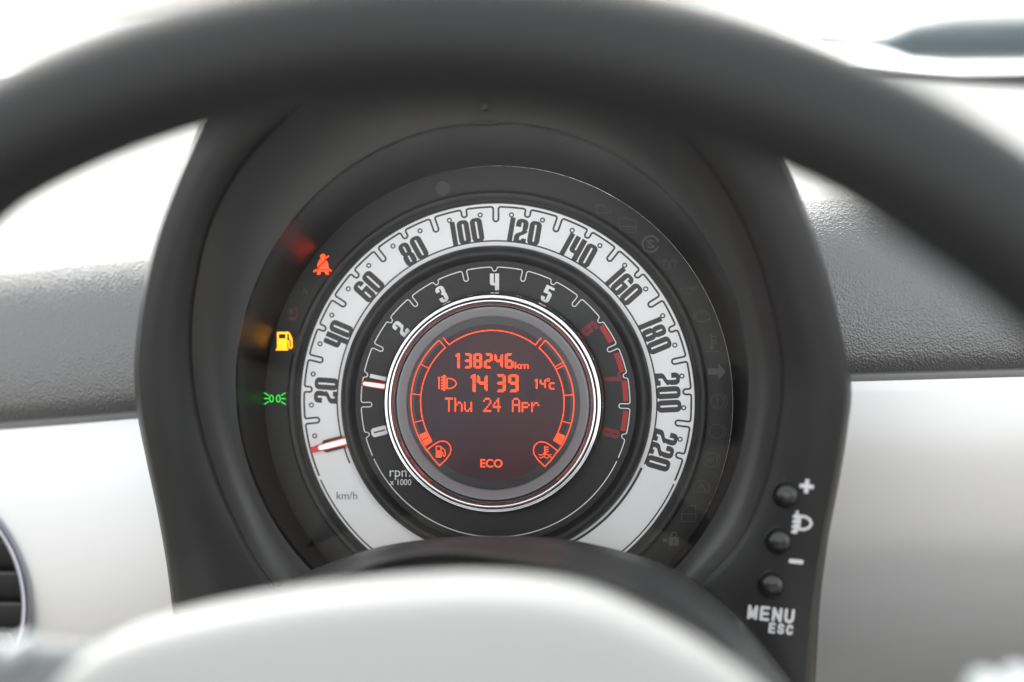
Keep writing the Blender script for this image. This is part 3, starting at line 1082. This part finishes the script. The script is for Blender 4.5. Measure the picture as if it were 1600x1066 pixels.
# dust on the tube and lens edge, lower right
parts = []
for i in range(150):
    a = rad(random.gauss(-28, 17) if i < 80 else random.uniform(-70, 200))
    r = random.uniform(89.2, 91.5) if i < 100 else random.uniform(55, 89)
    s = random.uniform(.03, .09) * (1 if i < 140 else 1.4)
    zc = zH(degrees(a)) - 1.0
    q = U(769 + 398 * (r / 91.5) * cos(a), 601 - 407 * (r / 91.5) * sin(a), zc - (1 - r / 91.5) * 2)
    if i >= 100:
        q = U(769 + 396 * (r / 91.5) * cos(a), 601 - 405 * (r / 91.5) * sin(a), zH(0) + (zH(degrees(a)) - zH(0)) * (r / 91.5) - 1.0)
        s *= .7
    V = [(q.x + s * random.uniform(.6, 1.2) * cos(2 * pi * k / 5), q.y + s * random.uniform(.6, 1.2) * sin(2 * pi * k / 5), q.z) for k in range(5)]
    parts.append((V + [(q.x, q.y, q.z + s * .6)], [(k, (k + 1) % 5, 5) for k in range(5)]))
d = obj('dust', join(*parts), 'dust', CL, smooth=False)
d['kind'] = 'stuff'

# ------------------------------------------------------------------ steering column cover
cc = thing('steering_column_cover', 'dark grey plastic cover arching over the steering column below the dials', 'column cover', (5, -110, 60))
S1 = [(430, 925), (491, 894), (583, 862), (669, 847), (735, 843), (800, 845), (882, 851), (968, 870), (1044, 897), (1088, 926), (1130, 959), (1174, 1003), (1216, 1055), (1250, 1105), (1275, 1160)]
S2 = [(395, 965), (470, 922), (560, 888), (640, 868), (715, 863), (803, 873), (860, 882), (906, 893), (992, 924), (1030, 943), (1061, 962), (1130, 1017), (1157, 1048), (1185, 1085), (1205, 1130)]


def resample(pts, n):
    out = []
    for i in range(n):
        t = (len(pts) - 1) * i / (n - 1)
        k = min(int(t), len(pts) - 2)
        f = t - k
        p0 = Vector(pts[max(k - 1, 0)])
        p1, p2 = Vector(pts[k]), Vector(pts[k + 1])
        p3 = Vector(pts[min(k + 2, len(pts) - 1)])
        out.append(.5 * ((2 * p1) + (p2 - p0) * f + (2 * p0 - 5 * p1 + 4 * p2 - p3) * f * f + (3 * p1 - p0 - 3 * p2 + p3) * f ** 3))
    return out


A1, A2 = resample(S1, 60), resample(S2, 60)
rows = []
for t, z, dy in ((-.25, 34, 0), (0.0, 58, 0), (.06, 60, 0), (.45, 67, 0), (.78, 73, 0), (.86, 77.5, 0), (.94, 80.5, 0), (1.02, 82, 0), (1.12, 82, 1), (1.2, 80, 2), (1.4, 79, 4)):
    rows.append([tuple(U(*(a.lerp(b, t) + Vector((0, dy))), z)) for a, b in zip(A1, A2)])
obj('cover_rim', loft(rows, closed=False), 'shroud', cc)
rows = []
for t, z, dy in ((1.35, 78, 4), (1.5, 80, 8), (2.3, 100, 30), (3.2, 125, 55)):
    rows.append([tuple(U(*(a.lerp(b, t) + Vector((0, dy))), z)) for a, b in zip(A1, A2)])
obj('cover_shell', loft(rows, closed=False), 'shroud', cc)

# ------------------------------------------------------------------ steering wheel
WX, WY, WZ, WR, Wr, WT = 11.8, -107.1, 240, 200.2, 14.8, rad(8)
sw = thing('steering_wheel', 'steering wheel with thick black leather rim and pale grey centre pad', 'steering wheel', (WX, WY, WZ))


def wheel_pt(r, a, h):
    x, y = r * cos(a), r * sin(a)
    return (WX + x, WY + y * cos(WT) - h * sin(WT), WZ + y * sin(WT) + h * cos(WT))


def sstep(a, b, x):
    t = max(0, min(1, (x - a) / (b - a)))
    return t * t * (3 - 2 * t)


rings = []
for k in range(220):
    a = 2 * pi * k / 220
    ad = degrees(a)
    off = abs(((ad - 90 + 180) % 360) - 180)
    fat = 1 + .16 * sstep(27, 33, off) * (1 - sstep(70, 95, off)) * (1 if ad > 90 else .35)
    r_ = []
    for j in range(28):
        u = 2 * pi * j / 28
        rr = Wr * (fat if cos(u) < 0 else 1 + (fat - 1) * .3)
        r_.append(wheel_pt(WR + rr * cos(u), a, Wr * 1.06 * sin(u)))
    rings.append(r_)
rings.append(rings[0])
obj('rim', loft(rings), 'leather', sw, label='thick black leather rim')
# centre pad
HT = [(30, 1140), (75, 1075), (125, 1025), (185, 988), (270, 960), (400, 932), (520, 914), (640, 904), (745, 900), (860, 909), (950, 933), (1050, 981), (1120, 1023), (1180, 1066), (1235, 1120), (1275, 1190)]
top = resample(HT, 60)
hz = 215
topm = [U(p.x, p.y + 7, hz) for p in top]
cx0 = sum(p.x for p in topm) / len(topm)
yb = min(topm[0].y, topm[-1].y)
bot = []
for i in range(40):
    t = (i + 1) / 41
    bot.append(Vector((topm[-1].x + (topm[0].x - topm[-1].x) * t, yb - 95 * sin(pi * t) ** .7, hz)))
outl = topm + bot
cen = Vector((cx0, yb - 20, hz))
rings = []
for s, dz in ((.97, -22), (1.0, -8), (1.0, 0), (.997, 3), (.988, 6), (.97, 8.5), (.93, 10.5), (.85, 12.5), (.65, 15), (.4, 17), (.2, 18)):
    rings.append([tuple(cen + (p - cen) * s + Vector((0, 0, dz))) for p in outl])
obj('centre_pad', loft(rings, cap0=True, cap1=True), 'pad_light', sw, label='smooth pale grey centre pad')
# spokes from the pad to the rim and the switches on them
for sgn, (pa, pb) in ((-1, ((-40, 1060), (-420, 1120))), (1, ((1290, 1110), (1460, 1078)))):
    if sgn < 0:
        p0, p1 = U(190, 1085, 205), Vector(wheel_pt(WR, pi - rad(16), 0))
        hw0, hw1 = 12, 15
    else:
        p0, p1 = U(1130, 1220, 200), Vector(wheel_pt(WR, rad(6), 0))
        hw0, hw1 = 20, 22
    d = (p1 - p0)
    rings = []
    for i in range(9):
        t = i / 8
        c = p0.lerp(p1, t) + Vector((0, 0, -4 * sin(pi * t)))
        hw = hw0 + (hw1 - hw0) * t
        rings.append([tuple(c + Vector((0, hw * cos(q), 8 * sin(q)))) for q in [2 * pi * k / 20 for k in range(20)]])
    obj('spoke', loft(rings, cap0=True, cap1=True), 'spoke_grey', sw, label='grey spoke')
for (px, py, z, rr) in ((12, 1024, 222, 2.6), (1556, 1099, 222, 4.4), (1610, 1091, 224, 4.4)):
    c = U(px, py, z)
    obj('spoke_switch', lathe(rounded([(rr, z - 14), (rr, z + 1), (rr * .75, z + 2.6), (.02, z + 2.8)], 1.0), 28, (c.x, c.y)), 'switch_pale', sw, label='pale round spoke switch')

# ------------------------------------------------------------------ air vent on the left
av = thing('air_vent', 'round dashboard air vent with dark slats in a chromed ring', 'air vent', (VC.x, VC.y - VR, -26))
vz = -21.5
obj('vent_ring', lathe(rounded([(VR, vz - 6), (VR, vz + 10), (VR - 1.2, vz + 12), (VR - 3.2, vz + 11), (VR - 4.2, vz + 7), (VR - 4.6, vz - 8)], .9, 5), 140, (VC.x, VC.y)), 'vent_chrome', av, label='dark chromed ring')
obj('vent_housing', lathe([(VR - 4.7, vz + 4), (VR - 6.2, vz - 6), (VR - 9, vz - 22), (VR - 14, vz - 30), (.1, vz - 32)], 120, (VC.x, VC.y)), 'vent_black', av)
for k in range(-3, 4):
    yc = VC.y + (940 - (897 + 51.5 * (k + 0))) / 4.13
    dy = yc - VC.y
    rr = VR - 6.3
    if abs(dy) > rr - 6:
        continue
    pr = [(2.0, 2.5), (1.2, 3.6), (.1, 3.4), (-8.5, -9), (-9.2, -18), (-7.8, -18), (-6.6, -9.5)]
    pr = [(1.4, 3.0), (.5, 3.6), (-.5, 3.0), (-10.0, -4.0), (-11.0, -16), (-9.4, -16), (-8.2, -4.6)]
    hwid = sqrt(rr * rr - max(abs(dy), abs(dy - 8)) ** 2) - .2
    ringsL = [[(VC.x + s * hwid, yc + y + .0 * s, vz + z - 3) for y, z in pr] for s in (-1, 0, 1)]
    obj('vent_slat', loft(ringsL, cap0=True, cap1=True), 'vent_slat', av, sharp=25)

# ------------------------------------------------------------------ beyond the dashboard
tb = [DIAL @ Vector(p) for p in top_back]
yb_, hb_ = tb[NX // 2].y, tb[NX // 2].z
bw = []
for yy, hh in ((-14, -6), (0, -2), (40, -3), (90, -7), (160, -10), (400, -35), (800, -90), (1000, -190)):
    bw.append([W(-900 + 180 * i, yb_ + yy + 40, hb_ + hh - 8 - .00006 * (-900 + 180 * i) ** 2 * (.2 if yy < 100 else 1)) for i in range(11)])
plain('bonnet', loft(bw, closed=False), 'bonnet_white', 'white car bonnet and scuttle beyond the windscreen base', 'bonnet')
ws = []
for t in (0, .33, .66, 1):
    ws.append([W(-700 + 140 * i, yb_ + 34 - 640 * t, hb_ - 4 + 400 * t) for i in range(11)])
ws2 = []
wsc = thing('windscreen', 'clear raked windscreen rising from behind the dashboard', 'windscreen', W(0, yb_ + 34, hb_ - 8))
obj('glass_pane', loft(ws, closed=False), 'windscreen_glass', wsc)
bead = [(0, -12), (0, -2), (3, 1.5), (8, 1.5), (11, -2), (11, -12)]
obj('rubber_seal', loft([[W(-700 + 140 * i, yb_ + 9 + y, hb_ + z) for y, z in bead] for i in range(11)], closed=False), 'seam_black', wsc)
wp = thing('windscreen_wiper', 'dark blue-grey wiper with a pointed tip lying at the windscreen base', 'wiper', W(330, yb_ + 75, hb_ - 10))
# blade outline (along x), tapering to a point at its left end
secs = []
for x, hw, hc in ((150, 1.0, 0), (176, 2.2, 0), (188, 4.5, 0), (202, 10.5, 0), (224, 12.5, 0), (300, 12.5, 0), (390, 12.5, 0), (480, 12, 0)):
    secs.append([W(x, yb_ + 75 + 12 * cos(q), hb_ + hc + 7 + hw * sin(q)) for q in [2 * pi * k / 20 for k in range(20)]])
obj('wiper_blade', loft(secs, cap0=True, cap1=True), 'wiper_rubber', wp)
arm = []
for x, yy, hh in ((240, 78, 12), (340, 84, 14), (430, 100, 12), (520, 120, 4)):
    arm.append([W(x, yb_ + yy + 6 * cos(q), hb_ + hh + 4 * sin(q)) for q in [2 * pi * k / 12 for k in range(12)]])
obj('wiper_arm', loft(arm, cap0=True, cap1=True), 'wiper_rubber', wp)

for o in bpy.data.objects:
    if '_o' in o:
        del o['_o']
